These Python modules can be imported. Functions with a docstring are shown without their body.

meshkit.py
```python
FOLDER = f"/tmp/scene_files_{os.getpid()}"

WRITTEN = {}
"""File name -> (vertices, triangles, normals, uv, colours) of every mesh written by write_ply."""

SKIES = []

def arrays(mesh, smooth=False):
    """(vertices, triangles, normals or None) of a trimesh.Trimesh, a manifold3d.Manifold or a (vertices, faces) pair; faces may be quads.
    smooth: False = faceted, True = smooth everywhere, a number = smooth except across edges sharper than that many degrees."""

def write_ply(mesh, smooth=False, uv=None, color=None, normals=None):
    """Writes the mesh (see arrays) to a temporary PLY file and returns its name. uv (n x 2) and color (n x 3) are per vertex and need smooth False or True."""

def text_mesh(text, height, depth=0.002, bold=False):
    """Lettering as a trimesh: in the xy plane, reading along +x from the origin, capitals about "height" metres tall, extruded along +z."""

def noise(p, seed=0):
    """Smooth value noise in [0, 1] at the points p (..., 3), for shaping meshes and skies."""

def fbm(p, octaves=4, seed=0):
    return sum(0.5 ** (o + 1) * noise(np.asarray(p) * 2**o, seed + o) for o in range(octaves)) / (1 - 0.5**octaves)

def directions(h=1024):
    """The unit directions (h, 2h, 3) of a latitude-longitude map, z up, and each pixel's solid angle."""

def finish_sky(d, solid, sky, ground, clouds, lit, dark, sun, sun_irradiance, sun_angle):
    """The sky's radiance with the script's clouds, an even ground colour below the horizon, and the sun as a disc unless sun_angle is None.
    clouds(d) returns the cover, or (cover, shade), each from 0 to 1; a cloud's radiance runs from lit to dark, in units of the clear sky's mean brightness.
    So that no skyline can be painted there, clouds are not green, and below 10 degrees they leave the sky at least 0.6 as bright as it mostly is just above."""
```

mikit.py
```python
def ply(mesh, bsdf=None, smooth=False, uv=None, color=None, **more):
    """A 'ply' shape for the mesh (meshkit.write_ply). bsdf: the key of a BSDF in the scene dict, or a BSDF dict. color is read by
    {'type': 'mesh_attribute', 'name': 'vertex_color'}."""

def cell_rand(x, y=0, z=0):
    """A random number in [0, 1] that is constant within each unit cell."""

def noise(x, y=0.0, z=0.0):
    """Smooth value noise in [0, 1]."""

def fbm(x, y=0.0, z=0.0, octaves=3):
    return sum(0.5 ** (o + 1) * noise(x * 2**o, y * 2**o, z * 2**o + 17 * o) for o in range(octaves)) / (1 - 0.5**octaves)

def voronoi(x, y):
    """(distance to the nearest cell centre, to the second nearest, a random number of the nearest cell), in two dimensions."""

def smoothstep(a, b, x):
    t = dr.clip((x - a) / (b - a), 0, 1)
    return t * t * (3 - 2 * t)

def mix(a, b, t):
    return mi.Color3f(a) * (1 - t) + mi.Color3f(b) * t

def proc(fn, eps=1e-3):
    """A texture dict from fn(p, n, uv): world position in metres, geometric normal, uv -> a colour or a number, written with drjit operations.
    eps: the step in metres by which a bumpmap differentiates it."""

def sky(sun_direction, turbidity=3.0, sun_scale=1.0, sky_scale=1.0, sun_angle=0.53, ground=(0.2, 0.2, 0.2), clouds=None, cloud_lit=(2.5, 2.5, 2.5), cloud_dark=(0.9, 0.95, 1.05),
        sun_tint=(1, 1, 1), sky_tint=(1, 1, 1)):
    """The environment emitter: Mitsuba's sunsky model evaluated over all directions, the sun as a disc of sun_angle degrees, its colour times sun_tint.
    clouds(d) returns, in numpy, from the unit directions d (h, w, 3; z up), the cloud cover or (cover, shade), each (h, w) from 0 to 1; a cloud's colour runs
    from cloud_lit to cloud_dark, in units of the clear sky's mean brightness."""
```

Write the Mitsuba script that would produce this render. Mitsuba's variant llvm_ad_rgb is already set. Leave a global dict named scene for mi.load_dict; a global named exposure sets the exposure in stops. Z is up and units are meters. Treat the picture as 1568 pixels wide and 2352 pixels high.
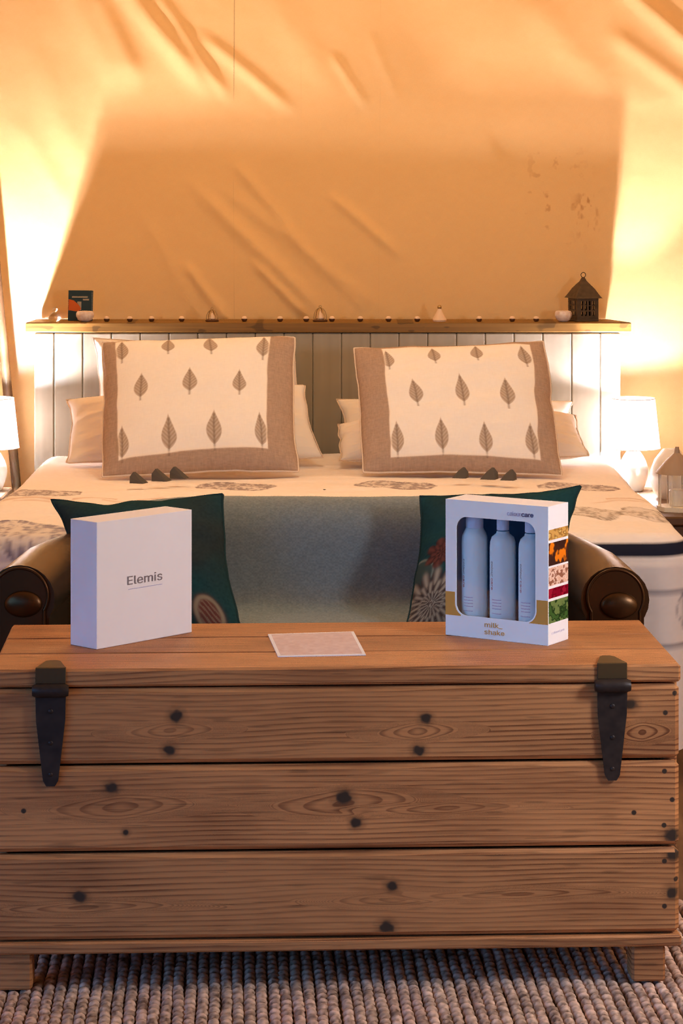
import math, numpy as np, trimesh, mitsuba as mi, drjit as dr, mikit, meshkit
import shapely, shapely.geometry as sg
from shapely import affinity
T = mi.ScalarTransform4f
scene, labels = {}, {}
PI = math.pi

# ------------------------------------------------------------------ camera, sky, exposure
F, HY, H = 6000.0, 370.0, 1.316          # focal length and eye level in pixels of the 1568x2352 frame, eye height in metres
exposure = 0.0
scene['camera'] = {'type': 'perspective', 'fov': math.degrees(2 * math.atan(784 / F)), 'fov_axis': 'x', 'near_clip': 0.05, 'far_clip': 100.0,
                   'principal_point_offset_y': (1176 - HY) / 2352,
                   'to_world': T().look_at(origin=[0, 0, H], target=[0, 1, H], up=[0, 0, 1])}
# dull evening daylight: it enters through the rolled-up tent side on the left, behind the camera's left shoulder
SKY = (1.2, 4.7, 14.2)
scene['sky'] = mikit.sky([-0.6, -0.5, 0.35], turbidity=6.0, sun_scale=0.0, sky_scale=0.6, sky_tint=SKY, ground=(0.25, 0.25, 0.25))
scene['sky']['sampling_weight'] = 3.0
BULB = (10200, 8700, 9300)              # bedside bulbs
TIP = (1350, 1200, 1300)                 # upper part of the bulbs
SHADE = (17, 14.5, 15)                    # their translucent shades
ROOM = (605, 650, 745)                 # floor lamp to the right, out of frame
PEND = (245, 225, 165)                 # pendant lamp above the bed, out of frame

# ------------------------------------------------------------------ helpers
def P(px, py, Y): return np.array([(px - 784) / F * Y, Y, H - (py - HY) / F * Y])
def G(px, py, z):
    Y = (H - z) * F / (py - HY)
    return P(px, py, Y)

def key(parent, name):
    base = f'{parent}__{name}' if parent else name
    k, i = base, 0
    while k in scene or k in labels and k not in scene and False:
        i += 1
        k = f'{base}_{i:03d}'
    return k

def add(parent, name, mesh, bsdf, smooth=False, label=None, category=None, group=None, kind=None, color=None, uv=None, **more):
    k = key(parent, name)
    scene[k] = mikit.ply(mesh, bsdf, smooth=smooth, color=color, uv=uv, **more)
    d = {a: b for a, b in (('label', label), ('category', category), ('group', group), ('kind', kind)) if b}
    if d: labels[k] = d
    return k

used = set()
def thing(name, label, category, group=None):
    k, i = name, 0
    while k in used:
        i += 1
        k = f'{name}_{i:03d}'
    used.add(k)
    labels[k] = {'label': label, 'category': category, **({'group': group} if group else {})}
    return k

def single(name, mesh, bsdf, label, category, smooth=False, group=None, **more):
    k = thing(name, label, category, group)
    scene[k] = mikit.ply(mesh, bsdf, smooth=smooth, **more)
    return k

def cb(x0, x1, y0, y1, z0, z1, c=0.002):
    """A box with chamfered edges."""
    c = min(c, (x1 - x0) * .45, (y1 - y0) * .45, (z1 - z0) * .45)
    pts = []
    for x, sx in ((x0, 1), (x1, -1)):
        for y, sy in ((y0, 1), (y1, -1)):
            for z, sz in ((z0, 1), (z1, -1)):
                pts += [(x + sx * c, y + sy * c, z), (x + sx * c, y, z + sz * c), (x, y + sy * c, z + sz * c)]
    return trimesh.Trimesh(np.array(pts)).convex_hull

def cat(*ms): return trimesh.util.concatenate([m for m in ms])
def xf(m, M):
    m = m.copy(); m.apply_transform(M); return m
def mat(loc=(0, 0, 0), rz=0.0, rx=0.0, ry=0.0):
    M = trimesh.transformations.euler_matrix(rx, ry, rz, 'sxyz'); M[:3, 3] = loc; return M
def frame(o, ex, ey, ez):
    M = np.eye(4); M[:3, 0], M[:3, 1], M[:3, 2], M[:3, 3] = ex, ey, ez, o; return M

def lathe(profile, n=40, loc=(0, 0, 0)):
    m = trimesh.creation.revolve(np.array(profile, float), sections=n)
    m.apply_translation(loc); return m

def tube(pts, rad, sides=12, ry=None, caps=True, closed=False):
    """Sweep of an ellipse along points (parallel-transport frame)."""
    p = np.asarray(pts, float); n = len(p)
    rad = np.broadcast_to(rad, (n,)); r2 = rad if ry is None else np.broadcast_to(ry, (n,))
    t = (np.roll(p, -1, 0) - np.roll(p, 1, 0)) if closed else np.gradient(p, axis=0)
    t /= np.linalg.norm(t, axis=1, keepdims=True) + 1e-12
    a = np.cross(t[0], [0, 0, 1.0] if abs(t[0][2]) < .9 else [1.0, 0, 0]); a /= np.linalg.norm(a)
    A = []
    for i in range(n):
        a = a - t[i] * (a @ t[i]); a /= np.linalg.norm(a); A.append(a)
    A = np.array(A); B = np.cross(t, A)
    ang = np.arange(sides) * 2 * PI / sides
    v = p[:, None] + np.cos(ang)[None, :, None] * A[:, None] * rad[:, None, None] + np.sin(ang)[None, :, None] * B[:, None] * r2[:, None, None]
    v = v.reshape(-1, 3); f = []
    for i in range(n if closed else n - 1):
        j = (i + 1) % n
        k = np.arange(sides); k2 = (k + 1) % sides
        f.append(np.stack([i * sides + k, i * sides + k2, j * sides + k2], 1)); f.append(np.stack([i * sides + k, j * sides + k2, j * sides + k], 1))
    if caps and not closed:
        v = np.vstack([v, p[:1], p[-1:]]); k = np.arange(sides); k2 = (k + 1) % sides
        f.append(np.stack([k2, k, np.full(sides, len(v) - 2)], 1)); f.append(np.stack([(n - 1) * sides + k, (n - 1) * sides + k2, np.full(sides, len(v) - 1)], 1))
    return trimesh.Trimesh(v, np.vstack(f), process=False)

def extr(poly, depth): return cat(*[trimesh.creation.extrude_polygon(g, depth, engine='earcut') for g in getattr(poly, 'geoms', [poly])])

def grid_faces(n, m, off=0, flip=False):
    i, j = np.meshgrid(np.arange(n - 1), np.arange(m - 1), indexing='ij')
    a = (i * m + j).ravel() + off; b = a + 1; c = a + m; d = c + 1
    f = np.vstack([np.stack([a, c, b], 1), np.stack([b, c, d], 1)])
    return f[:, ::-1] if flip else f

def weld(v, f, c=None):
    q, first, inv = np.unique(np.round(v, 6), axis=0, return_index=True, return_inverse=True)
    inv = inv.ravel(); f2 = inv[f]
    ok = (f2[:, 0] != f2[:, 1]) & (f2[:, 1] != f2[:, 2]) & (f2[:, 0] != f2[:, 2])
    m = trimesh.Trimesh(v[first], f2[ok], process=False)
    return m if c is None else (m, c[first])

def nz(x, y, z=0.0, s=0, o=3):
    return meshkit.fbm(np.stack(np.broadcast_arrays(x, y, z), -1), o, s)

def pillow(TL, TR, BR, BL, thick, n=(90, 70), pinch=0.04, wr=0.004, seed=0, p=2.6, back=0.8, e=0.5, sag=0.0, wob=.009):
    """Closed pillow over the quad; returns (verts, faces, s, t, boundary loop). s runs left to right, t top to bottom, nan on the back."""
    TL, TR, BR, BL = (np.asarray(q, float) for q in (TL, TR, BR, BL))
    N = np.cross(TR - BL + BR - TL, TL - BL + TR - BR); N /= np.linalg.norm(N)
    if N[1] > 0: N = -N
    s, t = np.meshgrid(np.linspace(0, 1, n[0]), np.linspace(0, 1, n[1]), indexing='ij')
    a, b = 2 * s - 1, 2 * t - 1
    s2 = .5 + a / 2 * (1 - pinch * (1 - b ** 2)); t2 = .5 + b / 2 * (1 - pinch * (1 - a ** 2))
    q = (TL * ((1 - s2) * (1 - t2))[..., None] + TR * (s2 * (1 - t2))[..., None] + BL * ((1 - s2) * t2)[..., None] + BR * (s2 * t2)[..., None])
    U, W_ = (TR - TL) / np.linalg.norm(TR - TL), (BL - TL) / np.linalg.norm(BL - TL)
    q = q + (wob * 2 * (nz(s * 3.3, t * 3.3, 5, seed + 9) - .5))[..., None] * W_ + (wob * 2 * (nz(s * 3.3, t * 3.3, 9, seed + 10) - .5))[..., None] * U
    blg = (np.clip((1 - np.abs(a) ** p) * (1 - np.abs(b) ** p), 0, 1)) ** e
    w = (nz(s * 5, t * 5, 0, seed) - .5) * 2 + .6 * (nz(s * 3 + t * 9, t * 3 - s * 2, 1, seed + 3) - .5) * 2
    edge = np.clip((1 - np.abs(a)) * 8, 0, 1) * np.clip((1 - np.abs(b)) * 8, 0, 1)
    front = q + N * (thick * .5 * blg + wr * w * edge)[..., None]
    if sag: front = front - np.array([0, 0, 1.0]) * (sag * blg * (1 - t))[..., None]
    backv = q - N * (thick * .5 * back * blg)[..., None]
    nv = n[0] * n[1]
    v = np.vstack([front.reshape(-1, 3), backv.reshape(-1, 3)])
    f = np.vstack([grid_faces(n[0], n[1]), grid_faces(n[0], n[1], nv, True)])
    loop = np.vstack([q[:-1, 0], q[-1, :-1], q[:0:-1, -1], q[0, :0:-1]])
    S = np.concatenate([s.ravel(), np.full(nv, np.nan)]); Tt = np.concatenate([t.ravel(), np.full(nv, np.nan)])
    return v, f, S, Tt, loop

def lin(r, g, b):
    """sRGB 0-255 to linear."""
    return tuple(((c / 255) / 12.92 if c / 255 <= .04045 else ((c / 255 + .055) / 1.055) ** 2.4) for c in (r, g, b))

# ------------------------------------------------------------------ materials
def mat_p(name, col, rough=0.6, **k):
    base = {'type': 'rgb', 'value': list(col)} if isinstance(col, (tuple, list)) else col
    scene[name] = {'type': 'twosided', 'bsdf': {'type': 'principled', 'base_color': base, 'roughness': rough, 'specular': 0.3, **k}}
def mat_d(name, col):
    scene[name] = {'type': 'twosided', 'bsdf': {'type': 'diffuse', 'reflectance': {'type': 'rgb', 'value': list(col)} if isinstance(col, (tuple, list)) else col}}
VC = {'type': 'mesh_attribute', 'name': 'vertex_color'}
mat_d('m_cloth_vc', VC)
mat_p('m_gloss_vc', VC, 0.35)

def canvas_fn(p, n, uv):
    x, z = p.x, p.z
    w = mikit.noise(x * 420, p.y * 40, z * 420) * .5 + mikit.fbm(x * 60, p.y * 60, z * 60, 2) * .5
    big = mikit.fbm(x * 2.3 + 5, z * 2.3, p.y, 3)
    c = mikit.mix((.745, .465, .195), (.82, .545, .255), w * .55 + big * .45)
    # stitched seams of the canvas widths
    d = mi.Float(0)
    for sx, st in ((-.312, 1.0), (-.116, .25), (.112, .3)):
        d = dr.maximum(d, st * (1 - mikit.smoothstep(.3, 1.0, dr.abs(x - sx - .008 * (mikit.noise(z * 3, sx * 50) - .5)) / .0018)))
    seam = d * (.25 + .75 * mikit.smoothstep(1.45, 1.56, z)) * mikit.smoothstep(.2, .6, mikit.noise(z * 9, x * 3)) * .42
    c = c * (1 - seam)
    # rubbed mildew marks near the right end
    m = mikit.smoothstep(.60, .78, mikit.fbm(x * 55, z * 30 + 3, 0, 3))
    m = m * dr.exp(-dr.square((x - .715) / .03) - dr.square((z - 1.17) / .07)) + \
        .6 * mikit.smoothstep(.66, .8, mikit.fbm(x * 40 + 9, z * 40, 0, 3)) * dr.exp(-dr.square((x - .62) / .08) - dr.square((z - 1.22) / .14))
    return c * (1 - .55 * dr.clip(m, 0, 1) * mi.Color3f(.7, 1, 1.2))
mat_d('m_canvas', mikit.proc(canvas_fn))
mat_d('m_canvas_plain', (.84, .58, .27))

# chest frame: yawed a little to the camera
CX, CY, YAW, CW, CD = -0.0055, 4.160, 0.044, 1.099, 0.408
cC, cS = math.cos(YAW), math.sin(YAW)
MCH = frame((CX, CY, 0), (cC, cS, 0), (-cS, cC, 0), (0, 0, 1))
def kn(px, py):
    Y = 4.16
    return ((px - 784) / F * Y - CX, H - (py - HY) / F * Y)
KNOTS = [(*kn(405, 1642), .010), (*kn(390, 1720), .009), (*kn(978, 1653), .009), (*kn(962, 1727), .009), (*kn(258, 1806), .0095), (*kn(290, 1907), .005),
         (*kn(790, 1833), .012), (*kn(818, 1891), .009), (*kn(185, 2053), .010), (*kn(900, 2037), .0085), (*kn(888, 2133), .011), (*kn(1452, 1625), .010),
         (*kn(1548, 1928), .012), (*kn(1553, 1972), .011), (*kn(1550, 2062), .010), (*kn(1100, 3000), .001)]
NAILS = [kn(*q) for q in ((1555, 1600), (1533, 1645), (1531, 1780), (1549, 1846), (1530, 1905), (1531, 1988), (1558, 2030), (1531, 2092), (57, 1856), (1460, 1875))]
CATH = [(*kn(390, 1676), .075, .016), (*kn(960, 1683), .07, .016), (*kn(280, 1850), .12, .022), (*kn(790, 1845), .12, .024), (*kn(1030, 1860), .12, .012),
        (*kn(200, 2078), .14, .012), (*kn(905, 2068), .10, .014), (*kn(1200, 2060), .16, .011), (*kn(1480, 1690), .05, .018)]
def wood_fn(dark, light, knots):
    def fn(p, n, uv):
        dx, dy = p.x - CX, p.y - CY
        u, v, w = cC * dx + cS * dy, -cS * dx + cC * dy, p.z
        top = dr.abs(n.z) > .7
        a = dr.select(top, v + 2, w)
        pid = dr.select(top, 10 + dr.floor(v / .136), dr.select(w > .48, 7, dr.select(w > .3555, 1, dr.select(w > .2165, 2, dr.select(w > .0775, 3, 4)))))
        g = a / .0085 + 2.2 * mikit.noise(u * 1.7, pid * 9.1) + 1.2 * mikit.noise(u * 5, a * 14, pid * 3)
        halo, kd = mi.Float(0), mi.Float(0)
        if knots:
            for cu, ca, ru, ra in CATH:      # flame figure around each heart
                q = ca + .18 * ra * dr.sin((u - cu) * 17) - a
                e = dr.sqrt(dr.square((u - cu) / ru) + .012) + dr.square(q / ra)
                k = 1 - mikit.smoothstep(.9, 1.7, e)
                g = g * (1 - k) + (e * 3.1 + .55 * mikit.noise(u * 16, a * 40)) * k
            for cu, ca, r in KNOTS:
                e = dr.sqrt(dr.square((u - cu) / 1.15) + dr.square(a - ca)) / r + .35 * (mikit.noise(u * 160, a * 160) - .5)
                kd = dr.maximum(kd, 1 - mikit.smoothstep(.55, 1.15, e))
                halo = dr.maximum(halo, 1 - mikit.smoothstep(.8, 2.1, e))
            for cu, ca in NAILS:
                kd = dr.maximum(kd, 1 - mikit.smoothstep(.003, .005, dr.sqrt(dr.square(u - cu) + dr.square(a - ca))))
        ring = g - dr.floor(g)
        late = mikit.smoothstep(.40, .90, ring) * (1 - mikit.smoothstep(.92, 1.0, ring))
        late = late * (.25 + .85 * mikit.noise(u * 3, a * 25, 4))
        fib = mikit.noise(u * 28, a * 700, pid)
        blot = mikit.fbm(u * 5, a * 16, pid * 2, 3)
        t = dr.clip(.16 + .80 * late + .30 * (fib - .5) + .80 * (blot - .45), 0, 1)
        c = mikit.mix(light, dark, t)
        c = c * (1 - .35 * halo)
        tone = .9 + .2 * mikit.cell_rand(pid, 3)
        dots = mikit.smoothstep(.80, .95, mikit.noise(u * 16, a * 330, pid)) * .30
        c = c * tone * (1 - dots)
        return c * (1 - kd) + mi.Color3f(.035, .02, .012) * kd
    return fn
mat_p('m_pine', mikit.proc(wood_fn((.14, .043, .014), (.48, .205, .074), True)), 0.55)

def plank_fn(p, n, uv):
    i = dr.floor((p.x + 1.2) / .08); g = mikit.fbm(p.x * 90, p.z * 4, p.y * 90, 2)
    return mikit.mix((.275, .24, .175), (.335, .295, .22), g)
mat_p('m_headboard', mikit.proc(plank_fn), 0.55)
def shelf_fn(p, n, uv):
    g = mikit.noise(p.x * 7, p.z * 260, p.y * 260) * .6 + mikit.fbm(p.x * 3, p.z * 60, p.y * 60, 2) * .4
    k = 1 - mikit.smoothstep(.82, .9, mikit.noise(p.x * 30, p.z * 90, 2))
    return mikit.mix((.10, .046, .008), (.25, .13, .028), g) * (.55 + .45 * k)
mat_p('m_shelf', mikit.proc(shelf_fn), 0.5)

mat_d('m_pillow', (.82, .77, .70))
mat_d('m_piping', (.70, .58, .46))
mat_p('m_leather', mikit.proc(lambda p, n, uv: mikit.mix((.006, .0028, .0013), (.017, .008, .003), mikit.fbm(p.x * 14, p.y * 14, p.z * 14, 4))), 0.33, specular=0.5, spec_tint=0.9)
def throw_fn(p, n, uv):
    w = mikit.noise(p.x * 330, p.y * 330, p.z * 330) * .7 + mikit.fbm(p.x * 90, p.y * 90, p.z * 90, 2) * .3
    return mikit.mix((.105, .135, .145), (.205, .235, .235), w)
mat_p('m_throw', mikit.proc(throw_fn), 0.9, sheen=0.6)
mat_p('m_iron', mikit.proc(lambda p, n, uv: mikit.mix((.010, .008, .009), (.045, .030, .024), mikit.fbm(p.x * 60, p.y * 60, p.z * 60, 3))), 0.45, metallic=0.3)
mat_p('m_leaf_brass', (.055, .030, .010), 0.5)
mat_d('m_card_white', (.80, .78, .79))
mat_p('m_box_white', (.80, .78, .80), 0.5)
mat_p('m_box_blue', (.84, .95, .98), 0.5)
mat_d('m_dark_inside', (.02, .022, .03))
mat_p('m_bottle', (.72, .92, .97), 0.3)
mat_p('m_bottle_cap', (.70, .78, .93), 0.35)
mat_d('m_gold', (.62, .36, .09))
mat_d('m_ink', (.22, .19, .20))
mat_d('m_ink_pale', (.42, .42, .62))
mat_d('m_ink_red', (.45, .16, .16))
mat_d('m_ink_dark', (.10, .10, .20))
mat_d('m_card_pink', mikit.proc(lambda p, n, uv: mikit.mix((.60, .45, .42), (.72, .58, .55), mikit.fbm(p.x * 120, p.y * 70, 0, 3))))
scene['m_pane'] = {'type': 'thindielectric'}
mat_p('m_ceramic', (.86, .82, .72), 0.25)
mat_d('m_shade', (.80, .74, .64))
mat_p('m_brass', (.45, .30, .12), 0.3, metallic=0.8)
mat_p('m_dark_metal', mikit.proc(lambda p, n, uv: mikit.mix((.035, .022, .012), (.085, .055, .03), mikit.fbm(p.x * 90, p.y * 90, p.z * 90, 2))), 0.5)
mat_p('m_grey_lid', (.33, .24, .17), 0.5)
mat_p('m_white_metal', (.80, .74, .62), 0.4)
mat_p('m_dark_wood', (.09, .045, .022), 0.4)
mat_p('m_pole', mikit.proc(lambda p, n, uv: mikit.mix((.06, .03, .011), (.10, .052, .022), mikit.noise(p.x * 200, p.y * 200, p.z * 6))), 0.6)
mat_d('m_floor', mikit.proc(lambda p, n, uv: mikit.mix((.16, .09, .05), (.26, .16, .09), mikit.noise(p.x * 60, p.y * 3))))
mat_p('m_shell', mikit.proc(lambda p, n, uv: mikit.mix((.82, .74, .66), (.60, .42, .32), mikit.fbm(p.x * 120, p.y * 120, p.z * 120, 2))), 0.35)
mat_p('m_bead', (.075, .030, .012), 0.35)
mat_p('m_bead_pale', (.74, .54, .36), 0.4)
mat_p('m_pyramid', (.075, .065, .055), 0.7)
mat_d('m_rug_base', (.10, .065, .045))

# ------------------------------------------------------------------ the tent
WY = 7.62
def fold(X, Z, a, b, amp, width):
    """A ridge of cloth along the segment a-b (wall x, z)."""
    a, b = np.array(a), np.array(b); d = b - a; L = np.linalg.norm(d); d = d / L
    s = (X - a[0]) * d[0] + (Z - a[1]) * d[1]; q = (X - a[0]) * -d[1] + (Z - a[1]) * d[0]
    q = q + .012 * (nz(s * 5, amp * 900, 0, 5) - .5)
    env = np.clip(np.minimum(s / (.25 * L), (L - s) / (.25 * L)), 0, 1); env = env * env * (3 - 2 * env)
    return amp * env * np.exp(-(q / width) ** 2)
def wp(px, py): return ((px - 784) / F * WY, H - (py - HY) / F * WY)
FOLDS = [((150, -200), (505, 240), .017, .034), ((330, -60), (540, 250), .007, .020), ((120, -120), (300, 230), .010, .05), ((440, 60), (690, 270), .007, .022), ((200, -60), (330, 210), .008, .03),
         ((760, 110), (850, 260), .005, .016), ((840, 60), (930, 260), .003, .018), ((420, 400), (760, 740), .010, .022), ((520, 350), (720, 600), .007, .018),
         ((410, 590), (540, 760), .009, .016), ((570, 590), (720, 740), .010, .014), ((740, 430), (930, 600), .008, .016), ((470, 400), (900, 730), .005, .02),
         ((680, 560), (860, 730), .003, .015), ((300, 450), (480, 760), .003, .02), ((1330, -120), (1640, 150), .015, .028), ((1380, 60), (1640, 250), .009, .03), ((1180, -40), (1420, 240), .006, .05),
         ((60, 60), (200, 420), .004, .04), ((20, 250), (190, 520), .003, .03), ((560, -80), (800, 240), .004, .05)]
xs = np.concatenate([np.linspace(-2.4, -1.16, 40)[:-1], np.linspace(-1.16, 1.16, 330), np.linspace(1.16, 2.4, 40)[1:]])
zs = np.concatenate([np.linspace(-.02, .7, 30)[:-1], np.linspace(.7, 1.95, 200), np.linspace(1.95, 3.0, 40)[1:]])
X, Z = np.meshgrid(xs, zs, indexing='ij')
D = np.zeros_like(X)
for a, b, am, wd in FOLDS: D += fold(X, Z, wp(*a), wp(*b), am, wd)
D += .006 * (nz(X * 3.1, Z * 3.1, 0, 11) - .5) + .0025 * (nz(X * 9 + Z * 6, Z * 9 - X * 5, 0, 12) - .5)
hz = wp(1420, 255)[1] + .02 * np.sin(X * 9)
D += np.where(X > .80, .004 * (1 / (1 + np.exp(-(Z - hz) / .012))) * np.clip((X - .80) / .03, 0, 1), 0)      # an overlapping canvas panel upper right
wall = trimesh.Trimesh(np.stack([X, WY - D, Z], -1).reshape(-1, 3), grid_faces(len(xs), len(zs)), process=False)
add(None, 'wall_back', wall, 'm_canvas', smooth=True, kind='structure', label='tan canvas back wall of the tent, creased in diagonal folds')
Y0, Y1, EX, EZ, RZ = -1.2, 7.66, 2.3, 1.95, 2.85
def sheet(pts, amp, n=(40, 60), seed=0):
    a, b, c, d = (np.array(q, float) for q in pts)
    s, t = np.meshgrid(np.linspace(0, 1, n[0]), np.linspace(0, 1, n[1]), indexing='ij')
    q = a * ((1 - s) * (1 - t))[..., None] + b * (s * (1 - t))[..., None] + c * (s * t)[..., None] + d * ((1 - s) * t)[..., None]
    N = np.cross(b - a, d - a); N = N / np.linalg.norm(N)
    q = q + N * (amp * (nz(s * 6, t * 9, 0, seed) - .5))[..., None]
    return trimesh.Trimesh(q.reshape(-1, 3), grid_faces(*n), process=False)
add(None, 'wall_right', sheet([(EX, Y0, -.02), (EX, Y1, -.02), (EX, Y1, EZ), (EX, Y0, EZ)], .03, seed=21), 'm_canvas_plain', smooth=True, kind='structure', label='canvas side wall of the tent on the right')
add(None, 'wall_left', sheet([(-EX, 3.3, -.02), (-EX, Y1, -.02), (-EX, Y1, EZ), (-EX, 3.3, EZ)], .03, seed=22), 'm_canvas_plain', smooth=True, kind='structure', label='canvas side wall of the tent on the left')
add(None, 'wall_front', sheet([(-.6, Y0, -.02), (EX, Y0, -.02), (EX, Y0, EZ), (-.6, Y0, EZ)], .03, seed=23), 'm_canvas_plain', smooth=True, kind='structure', label='canvas front wall of the tent behind the camera')
for nm, sx, sd in (('ceiling', -1, 24), ('ceiling', 1, 25)):
    add(None, nm, sheet([(sx * EX, Y0, EZ), (0, Y0, RZ), (0, Y1, RZ), (sx * EX, Y1, EZ)], .05, seed=sd), 'm_canvas_plain', smooth=True, kind='structure', label='sloping canvas roof of the tent')
gb = trimesh.Trimesh(np.array([(-EX, Y0, EZ), (EX, Y0, EZ), (0, Y0, RZ)]), [[0, 1, 2]], process=False)
add(None, 'wall_front', gb, 'm_canvas_plain', kind='structure', label='canvas gable above the tent entrance')
add(None, 'floor', cb(-2.6, 2.6, Y0 - .3, 7.9, -.08, -.024, .001), 'm_floor', kind='structure', label='boarded tent floor')

# leaning pole at the left
pa, pb = np.array([-.905, 7.545, .02]), np.array([-1.128, 7.545, 2.40])
single('tent_pole', tube([pa + (pb - pa) * k for k in np.linspace(0, 1, 12)], .0135, 14), 'm_pole', 'slim brown wooden tent pole leaning behind the left bedside lamp', 'pole', smooth=40)

# ------------------------------------------------------------------ rug
rug = thing('woven_rug', 'chunky ribbed woven rug in brown and pinkish beige under the wooden chest', 'rug')
RM = frame((0, 0, 0), (cC, cS, 0), (-cS, cC, 0), (0, 0, 1))
add(rug, 'backing', xf(cb(-.95, 1.25, 2.9, 4.64, -.023, -.0135, .002), RM), 'm_rug_base')
rv, rf, rc, off = [], [], [], 0
rng = np.random.default_rng(4)
pitch = .0188
for i in range(int(2.2 / pitch)):
    x = -.95 + (i + .5) * pitch
    yy = np.arange(2.9, 4.64, .0038)
    wob = (nz(yy * 9, i * 7.3, 0, 31) - .5) * .006
    loop_ = np.abs(np.sin((yy + rng.uniform(0, 1)) / .0125 * PI / 2 + .8 * nz(yy * 14, i * 3.1, 0, 35) * 3))
    r = .0060 + .0028 * loop_ + .0020 * (nz(yy * 60, i * 5.7, 0, 32) - .5)
    ang = np.linspace(-.15 * PI, 1.15 * PI, 8)
    v = np.stack([x + wob[:, None] + np.cos(ang) * r[:, None] * 1.12, np.broadcast_to(yy[:, None], (len(yy), 8)), -.0100 + np.sin(ang) * r[:, None]], -1)
    v[..., 2] += .0030 * (nz(v[..., 0] * 260, v[..., 1] * 200, 0, 33) - .55)
    tone = nz(yy * 22, i * 11.3, 0, 34)[:, None] * .35 + nz(yy[:, None] * 130, i * 3.3 + ang * 2, 0, 36) * .65 - .10 * (1 - loop_)[:, None]
    hue = nz(yy * 3, i * .35, 0, 37)[:, None, None]
    ca = np.array([.13, .08, .055]); cbb = np.array([.86, .64, .47]); cp = np.array([.86, .57, .46])
    t = np.clip((tone - .25) * 2.0, 0, 1)[..., None]
    c = ca * (1 - t) + (cbb * (1 - hue) + cp * hue) * t
    rv.append(v.reshape(-1, 3)); rf.append(grid_faces(len(yy), 8, off)); rc.append(np.broadcast_to(c, v.shape).reshape(-1, 3)); off += v.shape[0] * 8
rv = np.vstack(rv)
add(rug, 'pile', xf(trimesh.Trimesh(rv, np.vstack(rf), process=False), RM), 'm_cloth_vc', smooth=True, color=np.vstack(rc), kind='stuff', label='thick woven ribs of the rug')

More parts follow.
